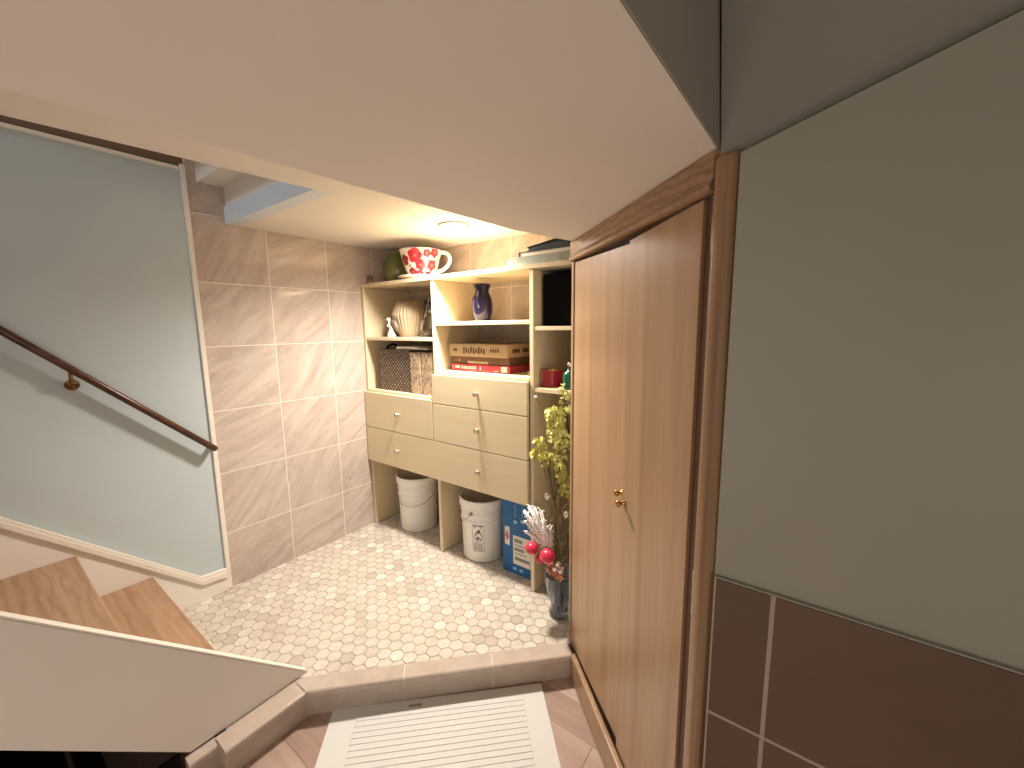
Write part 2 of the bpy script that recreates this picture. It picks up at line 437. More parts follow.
# ------------------------------------------------------------------ closet doors
cl = thing('closet_doorway', dpt(.3, 0, ZF), 'wooden closet doorway frame with grained head board standing at the end of the tiled curb', 'door frame')
mb = MB(); dbox(mb, -.020, .603, -.03, .004, 1.184, 1.2375); mb.build('head_board', M['headwood'], cl, bevel=.002)
mb = MB(); mb.prism([dpt(-.009, t_, z_) for t_, z_ in ((.003, 1.182), (.010, 1.184), (.011, 1.190), (.005, 1.201), (.003, 1.202))], U*.615); mb.build('head_molding', M['trimwood'], cl)
mb = MB(); dbox(mb, -.009, .011, -.03, .003, .002, 1.184); mb.build('jamb', M['trimwood'], cl, bevel=.002)
mb = MB(); dbox(mb, .611, .641, -.03, .012, ZF, 1.224)
mb.build('corner_post', M['trimwood'], cl, bevel=.011, seg=4)
mb = MB(); dbox(mb, .052, .603, .0005, .016, ZF, .0005); mb.build('threshold_board', M['trimwood'], cl, bevel=.004, seg=3)
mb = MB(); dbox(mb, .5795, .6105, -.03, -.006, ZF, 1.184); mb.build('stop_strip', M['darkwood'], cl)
def door_leaf(s0, s1, t0, t1, label, zb=(.0015, .0015), zt=(1.178, 1.178)):
    r = thing('closet_door', dpt((s0+s1)/2, 0, .004), label, 'door')
    d = dpt(s1, t1, 0)-dpt(s0, t0, 0); nrm = Vector((d.y, -d.x, 0)).normalized()
    if nrm.dot(NO) < 0: nrm = -nrm
    mb = MB(); mb.prism([dpt(s0, t0, zb[0]), dpt(s1, t1, zb[1]), dpt(s1, t1, zt[1]), dpt(s0, t0, zt[0])], -nrm*.018)
    mb.build('panel', M['door'], r, bevel=.0012)
    return r, nrm
dl, nl = door_leaf(.013, .343, 0, -.006, 'plain birch closet door leaf beside the tiled alcove, brass knob near its inner edge', (.0015, .011), (1.178, 1.166))
dr, nr = door_leaf(.3445, .578, -.001, -.001, 'plain birch closet door leaf hinged to the corner post by the painted wall', (.001, .001), (1.170, 1.180))
def knob(parent, s, t, z, nrm, name='knob'):
    c = dpt(s, t, z); mb = MB()
    prof = [(.0001, 0), (.0085, 0), (.0085, .002), (.004, .004), (.0035, .010), (.0085, .0135), (.0098, .018), (.0075, .0225), (.0001, .024)]
    n = 16; vs = []; ax = nrm; s1 = Vector((0, 0, 1)); s2 = ax.cross(s1)
    for i in range(n):
        a = 2*PI*i/n
        for r, h_ in prof: vs.append(c+ax*h_*.8+s1*(r*.8*math.cos(a))+s2*(r*.8*math.sin(a)))
    m = len(prof)
    mb.add(vs, [(i*m+k, ((i+1) % n)*m+k, ((i+1) % n)*m+k+1, i*m+k+1) for i in range(n) for k in range(m-1)], 0, .5, True)
    return mb.build(name, M['brass'], parent)
knob(dl, .334, -.005, .635, nl); knob(dr, .3545, .0, .620, nr)
for z0, z1 in ((1.10, 1.176), (.545, .618)):
    mb = MB(); dbox(mb, .598, .609, -.0055, -.003, z0, z1); mb.tube([dpt(.6065, .0005, z0), dpt(.6065, .0005, z1)], .0036, 8)
    mb.build('hinge', M['steel'], dr)

# ------------------------------------------------------------------ staircase
st = thing('staircase', (-1.45, .318, 0), 'oak-treaded staircase with cream side board climbing beside the pale green wall', 'staircase')
Y0, Z0, RUN, RISE = .318, .170, .1645, .157
ytop = Y0
for i in range(8):
    y1 = Y0-RUN*i; z1 = Z0+RISE*i
    mb = MB()
    # boards of one tread run across the stair
    mb.box(XL+.012, -1.149, y1-RUN-.010, y1, z1-.022, z1, 0)
    mb.build('tread', M['stepwood'], st, bevel=.003, seg=3)
    mb = MB(); mb.box(XL+.012, -1.149, y1-.030, y1-.018, z1-RISE if i else 0.0, z1-.022, 0)
    mb.build('riser', M['stringer'], st)
# outer string board
mb = MB()
yA, zA = .514, .0
sl = -.976
mb.prism([(-1.13, .506, 0), (-1.13, -.88, (.506+.88)*.976), (-1.13, -.88, (.226+.88)*.985), (-1.13, .226, 0)], (-.018, 0, 0), 0)
mb.build('side_board', M['stringer'], st)
mb = MB()
mb.prism([(-1.1285, .507, .0004), (-1.1285, -.88, 1.387*.976+.0004), (-1.1285, -.88, 1.387*.976+.0055), (-1.1285, .511, .0035)], (-.021, 0, 0), 0)
mb.build('edge_cap', M['white'], st, bevel=.001)
mb = MB()
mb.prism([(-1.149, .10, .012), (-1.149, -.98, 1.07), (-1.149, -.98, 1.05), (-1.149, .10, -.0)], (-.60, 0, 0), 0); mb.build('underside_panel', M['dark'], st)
# wall string and its cap moulding
mb = MB()
mb.prism([(XL+.0005, .5305, .001), (XL+.0005, .5305, .062), (XL+.0005, .45, .066), (XL+.0005, -.88, 1.339), (XL+.0005, -.88, .94), (XL+.0005, .30, .001)], (.011, 0, 0), 0)
mb.build('wall_string', M['stringer'], st)
mb = MB()
for off, x1, zz in ((0, .015, .030), (.0, .019, .018)):
    mb.prism([(XL+.0005, .5305, .060), (XL+.0005, .5305, .060+zz), (XL+.0005, .451, .066+zz), (XL+.0005, -.88, 1.339+zz), (XL+.0005, -.88, 1.339), (XL+.0005, .451, .066)], (x1, 0, 0), 0)
mb.build('wall_molding', M['white'], st)

# under-stair back closing, and a near-black sheet painting the open void's shade
mb = MB(); mb.box(XL, -1.16, -1.06, -1.04, ZF, 1.0, 0); mb.prism([(-1.155, .212, ZF), (-1.155, .212, -.012), (-1.155, .09, -.012), (-1.155, -.97, 1.02), (-1.155, -.97, ZF)], (-.01, 0, 0), 0); mb.build('under_stair_shade', M['dark'], kind='structure')

# ------------------------------------------------------------------ handrail
hr = thing('handrail', (-1.71, .523, .58), 'round dark walnut handrail sloping down the pale green wall', 'handrail')
d = Vector((0, -.439, .431)); e0 = Vector((-1.733, .528, .573))
mb = MB(); mb.tube([e0+d*(-.012), e0, e0+d*.5, e0+d*4.0], .0125, 16, rads=[.008, .0105, .0105, .0105]); mb.build('rail', M['railwood'], hr)
mb = MB(); mb.tube([e0, e0+Vector((-.034, .0, -.0))], .010, 14); mb.build('end_return', M['railwood'], hr)
for q in (.75, 2.9):
    p = e0+d*q
    mb = MB()
    w_ = Vector((XL+.003, p.y+.004, p.z-.052))
    mb.tube([w_, w_+Vector((.024, 0, .004)), Vector((p.x, p.y, p.z-.035)), Vector((p.x, p.y, p.z-.009))], .0045, 8)
    n = 14; mb.tube([w_+Vector((-.002, 0, 0)), w_+Vector((.006, 0, 0))], .016, 16)
    mb.obox(p+Vector((-.006, .016, -.026)), (.012, 0, 0), d*.075, (0, 0, .004))
    mb.build('bracket', M['bronze'], hr)

# ------------------------------------------------------------------ recessed ceiling light
rl = thing('recessed_light', (-1.128, 1.185, ZC), 'round recessed downlight glowing in the alcove ceiling above the cabinet', 'light')
mb = MB(); mb.lathe((-1.128, 1.185, ZC), [(.050, .0005), (.050, -.003), (.054, -.006), (.060, -.005), (.063, .0005)], 40); mb.build('trim_ring', M['steelring'], rl)
mb = MB(); mb.lathe((-1.128, 1.185, ZC), [(.00001, -.0012), (.050, -.0012)], 40); mb.build('lens', M['lens'], rl)

# ------------------------------------------------------------------ cabinet
cb = thing('storage_cabinet', (-1.28, 1.34, 0), 'tall maple-coloured storage cabinet with open cubbies and five drawer knobs against tiled wall', 'cabinet')
F, B_ = 1.2, 1.48
def part(name, x0, x1, y0, y1, z0, z1, m='cab', parent=None, bev=.0012):
    mb = MB(); mb.box(x0, x1, y0, y1, z0, z1); return mb.build(name, M[m], parent or cb, bevel=bev)
part('side_panel', -1.768, -1.753, F, B_, .001, 1.196)
part('side_panel', -.592, -.577, F, B_, .001, 1.196)
part('divider', -1.284, -1.269, F, B_, .001, 1.196)
part('divider', -.795, -.779, F, B_, .001, 1.196)
part('top', -1.768, -.577, F-.004, B_, 1.197, 1.212, 'cabh')
part('shelf', -1.753, -1.284, F+.002, B_, .945, .960, 'cabh')
part('shelf', -1.753, -1.284, F, B_, .690, .705, 'cabh')
part('shelf', -1.269, -.795, F+.002, B_, 1.010, 1.025, 'cabh')
part('shelf', -1.269, -.795, F, B_, .8075, .820, 'cabh')
part('shelf', -.779, -.592, F+.002, B_, .988, 1.002, 'cabh')
part('shelf', -.779, -.592, F+.002, B_, .772, .787, 'cabh')
part('bottom_panel', -1.753, -1.284, F+.002, B_, .350, .362, 'cabh')
part('bottom_panel', -1.269, -.795, F+.002, B_, .350, .362, 'cabh')
def drawer(x0, x1, z0, z1, knobs):
    d_ = part('drawer', x0, x1, F-.0165, F-.0015, z0, z1, 'cabh', bev=.0014)
    for kx in knobs:
        kz = (z0+z1)/2
        mb = MB(); prof = [(.0045, 0), (.0045, .004), (.003, .006), (.003, .010), (.008, .013), (.0088, .018), (.006, .022), (.0001, .023)]
        n = 14; c = Vector((kx, F-.0165, kz)); vs = []; KS = 1.25
        for i in range(n):
            a = 2*PI*i/n
            for r, hh in prof: vs.append(c+Vector((r*KS*math.cos(a), -hh, r*KS*math.sin(a))))
        m = len(prof)
        mb.add(vs, [(i*m+k, ((i+1) % n)*m+k, ((i+1) % n)*m+k+1, i*m+k+1) for i in range(n) for k in range(m-1)], 0, .5, True)
        mb.build('knob', M['nickel'], d_)
drawer(-1.282, -.797, .684, .8065, [-1.028])
drawer(-1.282, -.797, .520, .681, [-1.028])
drawer(-1.766, -1.287, .520, .694, [-1.513])
drawer(-1.766, -.797, .346, .517, [-1.523, -1.028])
mb = MB(); mb.box(-1.763, -1.756, 1.232, 1.25, 1.2125, 1.255); mb.box(-1.743, -1.736, 1.232, 1.25, 1.2125, 1.255); mb.box(-1.763, -1.739, 1.238, 1.244, 1.222, 1.230)
mb.box(-1.765, -1.737, 1.230, 1.252, 1.2122, 1.2135)
tag(mb.build('metal_bracket', M['nickel'], loc=(-1.751, 1.241, 1.212)), 'small steel clip standing at the front corner of the cabinet top by the tile wall', 'bracket')

# ------------------------------------------------------------------ buckets
def bucket(cx_, cy_, rb, rt, H_, rot, label):
    r = thing('plastic_bucket', (cx_, cy_, .001), label, 'bucket', None)
    R_ = lambda z: rb+(rt-.007-rb)*z/H_
    c = (cx_, cy_, .001)
    prof = [(.0001, 0), (rb-.004, 0), (rb, .004), (R_(H_*.62), H_*.62), (R_(H_*.62)+.004, H_*.635), (R_(H_*.66)+.004, H_*.655), (R_(H_*.67), H_*.67),
            (R_(H_*.76), H_*.76), (R_(H_*.77)+.0035, H_*.775), (R_(H_*.79), H_*.79), (R_(H_*.86), H_*.86), (R_(H_*.87)+.007, H_*.87), (rt-.001, H_*.89), (rt-.001, H_*.965), (rt+.001, H_*.985), (rt-.002, H_)]
    mb = MB(); mb.lathe(c, prof, 48, 0)
    inn = [(rt-.002, H_), (rt-.008, H_-.002), (R_(H_*.9)-.003, H_*.9), (rb-.003, .006), (.0001, .006)]
    mb.lathe(c, inn, 48, 1)
    mb.build('pail', [M['bucket'], M['bucketin']], r)
    mb = MB()
    zE = H_*.80; rE = R_(zE)+.006
    pts = []
    for i in range(25):
        a = PI*i/24; th = rot-PI/2+a
        drop = .30*H_*math.sin(a)**.8
        rr = rE+.004-(drop/H_)*.012
        pts.append((cx_+rr*math.cos(th), cy_+rr*math.sin(th), zE-drop))
    mb.tube(pts, .0016, 6)
    for s_ in (-1, 1):
        th = rot+s_*PI/2; p = Vector((cx_+(rE-.006)*math.cos(th), cy_+(rE-.006)*math.sin(th), zE)); q = Vector((math.cos(th), math.sin(th), 0))
        mb.tube([p, p+q*.012], .007, 10)
    mb.build('wire_handle', M['steel'], r)
    if 'label' in label:
        mb = MB()
        tc_ = math.atan2(-cy_, -cx_)-.27
        def sp(u, z, o=.0008):
            rr = R_(z)+o; th = tc_+u/rr
            return (cx_+rr*math.cos(th), cy_+rr*math.sin(th), z+.001)
        def bar(u0, u1, z0, z1): mb.face([sp(u0, z0), sp(u1, z0), sp(u1, z1), sp(u0, z1)])
        z0, z1 = .052, .178; w_ = .026
        for a_, b_ in ((z0, z0+.0015), (z1-.0015, z1), (.092, .0932)): bar(-w_, 0, a_, b_); bar(0, w_, a_, b_)
        bar(-w_, -w_+.0012, z0, z1); bar(w_-.0012, w_, z0, z1)
        bar(-w_*.9, 0, .166, .173); bar(.003, w_*.8, .166, .173); bar(-w_*.7, w_*.6, .158, .1625)
        for k in range(7): zz = .057+k*.0048; bar(-w_*.82, -w_*.1, zz, zz+.0018); bar(-w_*.02, w_*(.8-.1*(k % 3)), zz, zz+.0018)
        n = 22; rr = .019
        for k in range(n):
            a, b = 2*PI*k/n, 2*PI*(k+1)/n
            mb.face([sp(rr*math.cos(a), .118+rr*math.sin(a)), sp(rr*math.cos(b), .118+rr*math.sin(b)), sp((rr-.003)*math.cos(b), .118+(rr-.003)*math.sin(b)), sp((rr-.003)*math.cos(a), .118+(rr-.003)*math.sin(a))])
        mb.face([sp(-.0145, .1315), sp(-.0125, .1335), sp(.0145, .1045), sp(.0125, .1025)])
        mb.face([sp(-.010, .112), sp(-.002, .104), sp(.005, .112), sp(-.003, .121)]); 
        for k in range(8):
            a, b = 2*PI*k/8, 2*PI*(k+1)/8
            mb.face([sp(.003, .146), sp(.003+.006*math.cos(a), .146+.006*math.sin(a)), sp(.003+.006*math.cos(b), .146+.006*math.sin(b))])
        mb.face([sp(-.012, .138), sp(.012, .138), sp(.008, .143), sp(-.009, .143)])
        mb.build('warning_print', M['ink'], r)
bucket(-1.562, 1.322, .091, .1055, .276, -PI/4-.35, 'white plastic bucket under the drawers, wire handle hanging across its front')
bucket(-1.119, 1.312, .092, .1065, .276, -PI+.15, 'white plastic bucket with printed warning label beside the blue box')

# ------------------------------------------------------------------ blue box
bl = thing('blue_carton', (-.885, 1.30, .001), 'blue cardboard carton with white labels standing beside the second bucket', 'carton')
M['blue'] = paint('blue_card', srgb(30, 98, 152), .5, .08, .03)
M['label'] = mat('paper_label', srgb(222, 216, 204), .6); M['pink'] = mat('pink_print', srgb(214, 96, 122), .6); M['dkink'] = mat('dark_print', srgb(56, 62, 60), .6)
M['lightblue'] = mat('pale_blue_print', srgb(150, 190, 220), .6)
mb = MB(); mb.box(-.968, -.797, 1.253, 1.40, .001, .345); mb.build('carton_body', M['blue'], bl, bevel=.0015)
yf = 1.2527
def fr(mb, x0, x1, z0, z1, mi=0): mb.box(x0, x1, yf-.0003, yf+.0008, z0, z1, mi)
mb = MB(); fr(mb, -.915, -.83, .045, .168, 0)
for z0, z1, xs_ in ((.140, .156, [(-.908, -.868)]), (.104, .118, [(-.908, -.86)]), (.064, .078, [(-.906, -.835)])):
    for a_, b_ in xs_:
        x = a_
        while x < b_: mb.box(x, x+.0028, yf-.0006, yf, z0, z1, 1); x += .0045
mb.box(-.905, -.845, yf-.0006, yf, .128, .131, 1); mb.box(-.905, -.85, yf-.0006, yf, .092, .095, 1)
mb.build('shipping_label', [M['label'], M['dkink']], bl)
mb = MB(); fr(mb, -.956, -.932, .118, .196, 0)
mb.prism([(-.955, yf-.0006, .158), (-.9455, yf-.0006, .136), (-.934, yf-.0006, .150), (-.938, yf-.0006, .172), (-.947, yf-.0006, .180)], (0, .0005, 0), 1)
mb.build('round_sticker', [M['label'], M['pink']], bl)
mb = MB()
for x, z in ((-.903, .225), (-.868, .235)):
    mb.box(x-.0012, x+.0012, yf-.0005, yf, z+.02, z+.07); mb.box(x-.008, x+.008, yf-.0005, yf, z-.006, z+.008)
for x in (-.908, -.876): mb.box(x-.008, x+.008, yf-.0005, yf, .018, .030)
mb.build('printed_marks', M['lightblue'], bl)

# ------------------------------------------------------------------ cup planter on saucer, green vase
cu = thing('teacup_planter', (-1.452, 1.305, 1.212), 'oversized white teacup with red poppies on its saucer on top of the cabinet', 'teacup')
M['china'] = mat('white_china', srgb(238, 232, 216), .15); M['poppy'] = mat('poppy_red', srgb(206, 52, 66), .2); M['poppydk'] = mat('poppy_dark', srgb(158, 34, 52), .2)
M['leaf'] = mat('leaf_green_glaze', srgb(128, 150, 92), .2)
cc = (-1.452, 1.305, 1.2125)
mb = MB(); mb.lathe(cc, [(.0001, .006), (.055, .006), (.07, .004), (.104, .014), (.107, .017), (.104, .019), (.07, .010), (.0001, .010)], 48); mb.lathe(cc, [(.05, 0), (.055, .006), (.045, .006), (.045, 0)], 32); mb.build('saucer', M['china'], cu)
cprof = [(.0001, .011), (.048, .011), (.052, .016), (.060, .030), (.070, .050), (.079, .075), (.086, .100), (.091, .120), (.0945, .132), (.0935, .134), (.089, .122), (.083, .100), (.06, .04), (.0001, .02)]
mb = MB(); mb.lathe(cc, cprof, 56); mb.build('cup', M['china'], cu)
def cr(z):
    pr = cprof[1:9]
    for (r0, z0), (r1, z1) in zip(pr, pr[1:]):
        if z0 <= z <= z1: return r0+(r1-r0)*(z-z0)/(z1-z0)
    return pr[-1][0] if z > .1 else pr[0][0]
mb = MB()
thc = math.atan2(-1.305, 1.452)
def cs(u, z, o=.0008): 
    r_ = cr(z)+o; th = thc+u
    return (cc[0]+r_*math.cos(th), cc[1]+r_*math.sin(th), cc[2]+z)
def flower(u, z, s, mi=0, lob=5, ph=0):
    n = 30; ring = [(s*(.78+.22*abs(math.cos(lob*(2*PI*k/n)/2+ph)))*math.cos(2*PI*k/n), s*(.78+.22*abs(math.cos(lob*(2*PI*k/n)/2+ph)))*math.sin(2*PI*k/n)) for k in range(n)]
    R0 = cr(min(max(z, .012), .131))
    fz = lambda v: min(max(v, .013), .1315)
    for k in range(n):
        (a, b), (c, d_) = ring[k], ring[(k+1) % n]
        for q0, q1 in ((0, .5), (.5, 1)):
            pp = [(a*q0, b*q0), (a*q1, b*q1), (c*q1, d_*q1), (c*q0, d_*q0)]
            if q0 == 0: pp = [pp[0], pp[1], pp[2]]
            mb.face([cs(x/R0, fz(z+y)) for x, y in pp], mi)
    if s > .012:
        for k in range(8):
            a, b = 2*PI*k/8, 2*PI*(k+1)/8
            mb.face([cs(u_/R0, fz(z+w_), .0014) for u_, w_ in ((0, 0), (.16*s*math.cos(a), .16*s*math.sin(a)), (.16*s*math.cos(b), .16*s*math.sin(b)))], 2)
def flower_at(u, z, s, mi=0, lob=5):
    global thc
    t0 = thc; thc = t0+u; flower(0, z, s, mi, lob, u); thc = t0
for u, z, s, mi in ((-.32, .100, .033, 0), (-.05, .062, .024, 0), (-1.0, .085, .025, 1), (.30, .110, .018, 1), (.72, .116, .023, 0), (.66, .062, .026, 0), (-.62, .034, .020, 1), (-.12, .026, .018, 0), (.5, .024, .015, 1), (1.5, .09, .02, 0), (-1.7, .06, .02, 0), (2.3, .05, .018, 0), (3.0, .1, .02, 0)):
    flower_at(u, z, s, mi)
for u, z in ((-.7, .060), (.35, .085), (.2, .045), (.95, .09), (-.1, .122)):
    flower_at(u, z, .006, 3, 2)
mb.build('painted_poppies', [M['poppy'], M['poppydk'], M['leaf'], M['leaf']], cu)
mb = MB()
hd = Vector((math.cos(.42), math.sin(.42), 0)); pts = []
for i in range(17):
    a = -PI/2*.95+PI*1.0*i/16
    pts.append(Vector(cc)+hd*(.086+.050*math.cos(a)+.014*math.sin(a))+Vector((0, 0, .080+.042*math.sin(a))))
pts = [Vector(cc)+hd*.060+Vector((0, 0, .036))]+pts+[Vector(cc)+hd*.080+Vector((0, 0, .120))]
mb.tube(pts, .0085, 12); mb.build('cup_handle', M['china'], cu)

M['oliveglass'] = mat('olive_glass', srgb(134, 138, 80), .06, trans=.3, ior=1.4)
mb = MB(); c = (-1.676, 1.342, 1.2125)
mb.lathe(c, [(.0001, 0), (.034, 0), (.038, .004), (.056, .035), (.064, .070), (.060, .100), (.042, .130), (.028, .145), (.026, .152), (.030, .158), (.027, .158), (.023, .150), (.026, .142), (.040, .125), (.054, .07), (.03, .008), (.0001, .006)], 40, mod=lambda a, z: 1+.012*math.cos(16*a))
tag(mb.build('glass_vase', M['oliveglass'], loc=c), 'rounded olive green glass vase behind the poppy teacup on the cabinet top', 'vase')

# ------------------------------------------------------------------ first cubby: pleated vase, figurine, decanter
M['pleat'] = paint('taupe_ceramic', srgb(172, 152, 126), .5, .04)
mb = MB(); c = (-1.572, 1.325, .9605)
mb.lathe(c, [(.0001, 0), (.046, 0), (.050, .006), (.060, .03), (.072, .066), (.080, .096), (.0805, .104), (.074, .126), (.055, .166), (.051, .166), (.068, .126), (.07, .1), (.04, .01), (.0001, .008)], 168, mod=lambda a, z: 1+(.03 if z > .01 else 0)*(abs(math.sin(14*a))*2-1))
tag(mb.build('pleated_vase', M['pleat'], loc=c), 'taupe vertically pleated bulbous vase on the upper cubby shelf of the cabinet', 'vase')
M['ivory'] = mat('ivory_ceramic', srgb(224, 208, 182), .4); M['greyfelt'] = paint('grey_glaze', srgb(104, 88, 76), .5)
fg = thing('ceramic_figurine', (-1.596, 1.230, .9605), 'small ivory and grey ceramic figurine beside the pleated vase', 'figurine')
c = Vector((-1.596, 1.230, .9605))
mb = MB(); mb.lathe(c+Vector((.004, 0, 0)), [(.0001, 0), (.020, 0), (.0205, .004), (.014, .022), (.009, .036), (.007, .05), (.0001, .052)], 20)
mb.tube([c+Vector((.004, 0, .045)), c+Vector((-.006, -.003, .060)), c+Vector((-.004, -.004, .078))], .005, 8); mb.ball(c+Vector((-.006, -.005, .082)), .009, 8); mb.tube([c+Vector((-.012, -.007, .082)), c+Vector((-.025, -.012, .081))], .003, 8, rads=[.004, .001]); mb.ball(c+Vector((-.010, -.004, .052)), .008, 8)
mb.build('body', M['ivory'], fg)
mb = MB(); mb.tube([c+Vector((.008, .002, .078)), c+Vector((.022, .006, .066)), c+Vector((.034, .010, .040)), c+Vector((.040, .012, .024))], .012, 12, rads=[.006, .015, .013, .004]); mb.build('wing', M['greyfelt'], fg)
M['clear'] = mat('clear_glass', (.93, .93, .9, 1), .03, trans=1, ior=1.45)
mb = MB(); c = (-1.432, 1.315, .9605)
mb.lathe(c, [(.0001, 0), (.034, 0), (.036, .004), (.037, .04), (.030, .068), (.016, .092), (.014, .100), (.019, .102), (.019, .106), (.014, .108), (.017, .172), (.014, .172), (.011, .108), (.027, .064), (.033, .04), (.032, .006), (.0001, .006)], 32, mod=lambda a, z: 1+.02*math.cos(8*a))
tag(mb.build('glass_decanter', M['clear'], loc=c), 'clear glass decanter with ribbed body tucked beside the cubby divider', 'decanter')

# second cubby: woven basket box, two magazine boxes, papers
def dots_mat():
    m = mat('dotted_weave', srgb(92, 78, 66), .7); t = NT(m)
    v = t.coord(scale=(1, 1, 1), rot=(0, PI/4, 0))
    vo = t.add('ShaderNodeTexVoronoi'); vo.inputs['Scale'].default_value = 56; vo.inputs['Randomness'].default_value = .08
    t.link(v, vo.inputs['Vector'])
    t.base(t.ramp(vo.outputs['Distance'], [(.0, srgb(206, 188, 160)), (.30, srgb(190, 170, 140)), (.42, srgb(72, 58, 48)), (1, srgb(62, 50, 42))]))
    t.bump(vo.outputs['Distance'], .5, .002)
    return m
def tweed():
    m = mat('beige_fabric', srgb(170, 146, 122), .8); t = NT(m)
    n = t.noise(t.coord(), 55, 4, .7); t.base(t.ramp(n, [(.35, srgb(120, 98, 80)), (.5, srgb(166, 142, 116)), (.65, srgb(198, 176, 148))])); return m
M['dots'] = dots_mat(); M['tweed'] = tweed(); M['paper'] = mat('white_paper', srgb(236, 226, 208), .7)
wb = thing('woven_basket', (-1.61, 1.33, .7055), 'dark woven basket flecked with pale dots in the lower left cubby', 'basket')
mb = MB(); mb.box(-1.698, -1.470, 1.228, 1.43, .7055, .902); mb.build('basket_body', M['dots'], wb, bevel=.003)
mb = MB(); mb.tube([(-1.69, 1.27, .895), (-1.685, 1.28, .915), (-1.665, 1.29, .924), (-1.645, 1.30, .916), (-1.64, 1.30, .896)], .006, 8); mb.build('handle_loop', M['black'], wb)
for i, (x0, x1, lab) in enumerate(((-1.462, -1.392, 'beige patterned upright storage box next to the dotted basket'), (-1.386, -1.312, 'beige patterned upright storage box nearest the cubby divider'))):
    r = thing('storage_box', ((x0+x1)/2, 1.33, .7055), lab, 'box')
    mb = MB(); mb.box(x0, x1, 1.222, 1.43, .7055, .893); mb.build('box_body', M['tweed'], r, bevel=.003)
    mb = MB(); mb.box(x0+.030, x0+.042, 1.2195, 1.2219, .862, .888); mb.build('label_holder', M['nickel'], r)
mb = MB(); mb.obox((-1.575, 1.24, .9035), (.20, .012, 0), (-.02, .13, 0), (0, 0, .006)); mb.obox((-1.565, 1.235, .910), (.15, .0, 0), (-.01, .13, 0), (0, 0, .006))
tag(mb.build('paper_stack', M['paper'], loc=(-1.5, 1.3, .9035)), 'folded white papers lying on top of the dotted basket', 'paper')

# middle cubby: purple jug
M['purple'] = mat('midnight_glaze', srgb(28, 22, 46), .16, spec=.4)
c = (-1.092, 1.30, 1.0255)
jg = thing('dark_jug', c, 'dark midnight purple glazed jug on the middle shelf of the cabinet', 'jug')
mb = MB(); mb.lathe(c, [(.0001, 0), (.028, 0), (.031, .006), (.040, .035), (.043, .065), (.040, .090), (.030, .112), (.027, .122), (.034, .138), (.036, .148), (.034, .149), (.026, .135), (.024, .12), (.037, .09), (.04, .065), (.028, .01), (.0001, .008)], 40); mb.build('jug_body', M['purple'], jg)
mb = MB(); hd = Vector((.42, -.90, 0)).normalized()
pts = [Vector(c)+hd*(r_)+Vector((0, 0, z_)) for r_, z_ in ((.028, .118), (.046, .122), (.060, .106), (.062, .080), (.052, .058), (.041, .050))]
mb.tube(pts, .005, 10); mb.build('jug_handle', M['purple'], jg)

# stacked game boxes
def flat_box(name, x0, x1, y0, y1, z0, z1, m, label, cat, marks=None, mm=None, grp=None):
    r = thing(name, ((x0+x1)/2, (y0+y1)/2, z0), label, cat, grp)
    mb = MB(); mb.box(x0, x1, y0, y1, z0, z1); mb.build('case', m, r, bevel=.0025)
    if marks:
        for nm, rects, mt in marks:
            mb = MB()
            for face, a, b, c_, d_ in rects:
                if face == 'f': mb.box(a, b, y0-.0009, y0+.0005, c_, d_)
                else: mb.box(x1-.0005, x1+.0009, a, b, c_, d_)
            mb.build(nm, mt, r)
    return r
M['redbox'] = paint('red_card', srgb(166, 56, 64), .4, .08, .02); M['tanbox'] = paint('tan_printed_card', srgb(176, 150, 114), .5, .12, .02); M['brownbox'] = paint('brown_leatherette', srgb(104, 74, 54), .5, .1)
M['brownink'] = mat('brown_print', srgb(96, 64, 42), .6); M['cream'] = mat('cream_print', srgb(232, 206, 180), .5); M['rose'] = mat('rose_print', srgb(220, 110, 130), .5)
tx = [('f', -1.215+.0, -1.19, .832, .842)]+[('f', -1.18+i*.014, -1.171+i*.014, .830, .842) for i in range(6)]+[('f', -1.08, -1.074, .829, .843), ('f', -1.005, -.985, .825, .829)]
flat_box('red_board_game', -1.240, -.930, 1.262, 1.44, .8205, .8505, M['redbox'], 'long red game box, lowest of the three stacked in the middle cubby', 'box',
         [('printed_title', tx, M['cream']), ('picture_patch', [('f', -.970, -.942, .825, .847)], M['cream']), ('pink_band', [('f', -1.16, -.99, .8235, .8265), ('f', -1.232, -1.224, .828, .842)], M['rose'])])
flat_box('brown_case', -1.236, -.936, 1.268, 1.44, .851, .881, M['brownbox'], 'small brown latched case between the red box and the tan game box', 'case',
         [('latch', [('f', -1.20, -1.188, .858, .873)], M['brass']), ('latch', [('f', -.995, -.983, .858, .873)], M['brass']), ('handle_plate', [('f', -1.15, -1.04, .853, .863)], M['tanbox'])])
tx = [('f', -1.222, -1.20, .904, .914)]+[('f', -1.165+i*.0135, -1.157+i*.0135, .894+.004*(i % 2), .922-.004*(i % 3)) for i in range(9)]+[('f', -1.02+i*.012, -1.013+i*.012, .902, .915) for i in range(4)]
flat_box('tan_board_game', -1.245, -.935, 1.258, 1.44, .8815, .934, M['tanbox'], 'tan game box with brown lettering, topmost of three stacked in the middle cubby', 'box',
         [('printed_title', tx, M['brownink']), ('side_print', [('s', 1.29, 1.34, .90, .915), ('s', 1.36, 1.40, .90, .915)], M['brownink'])])

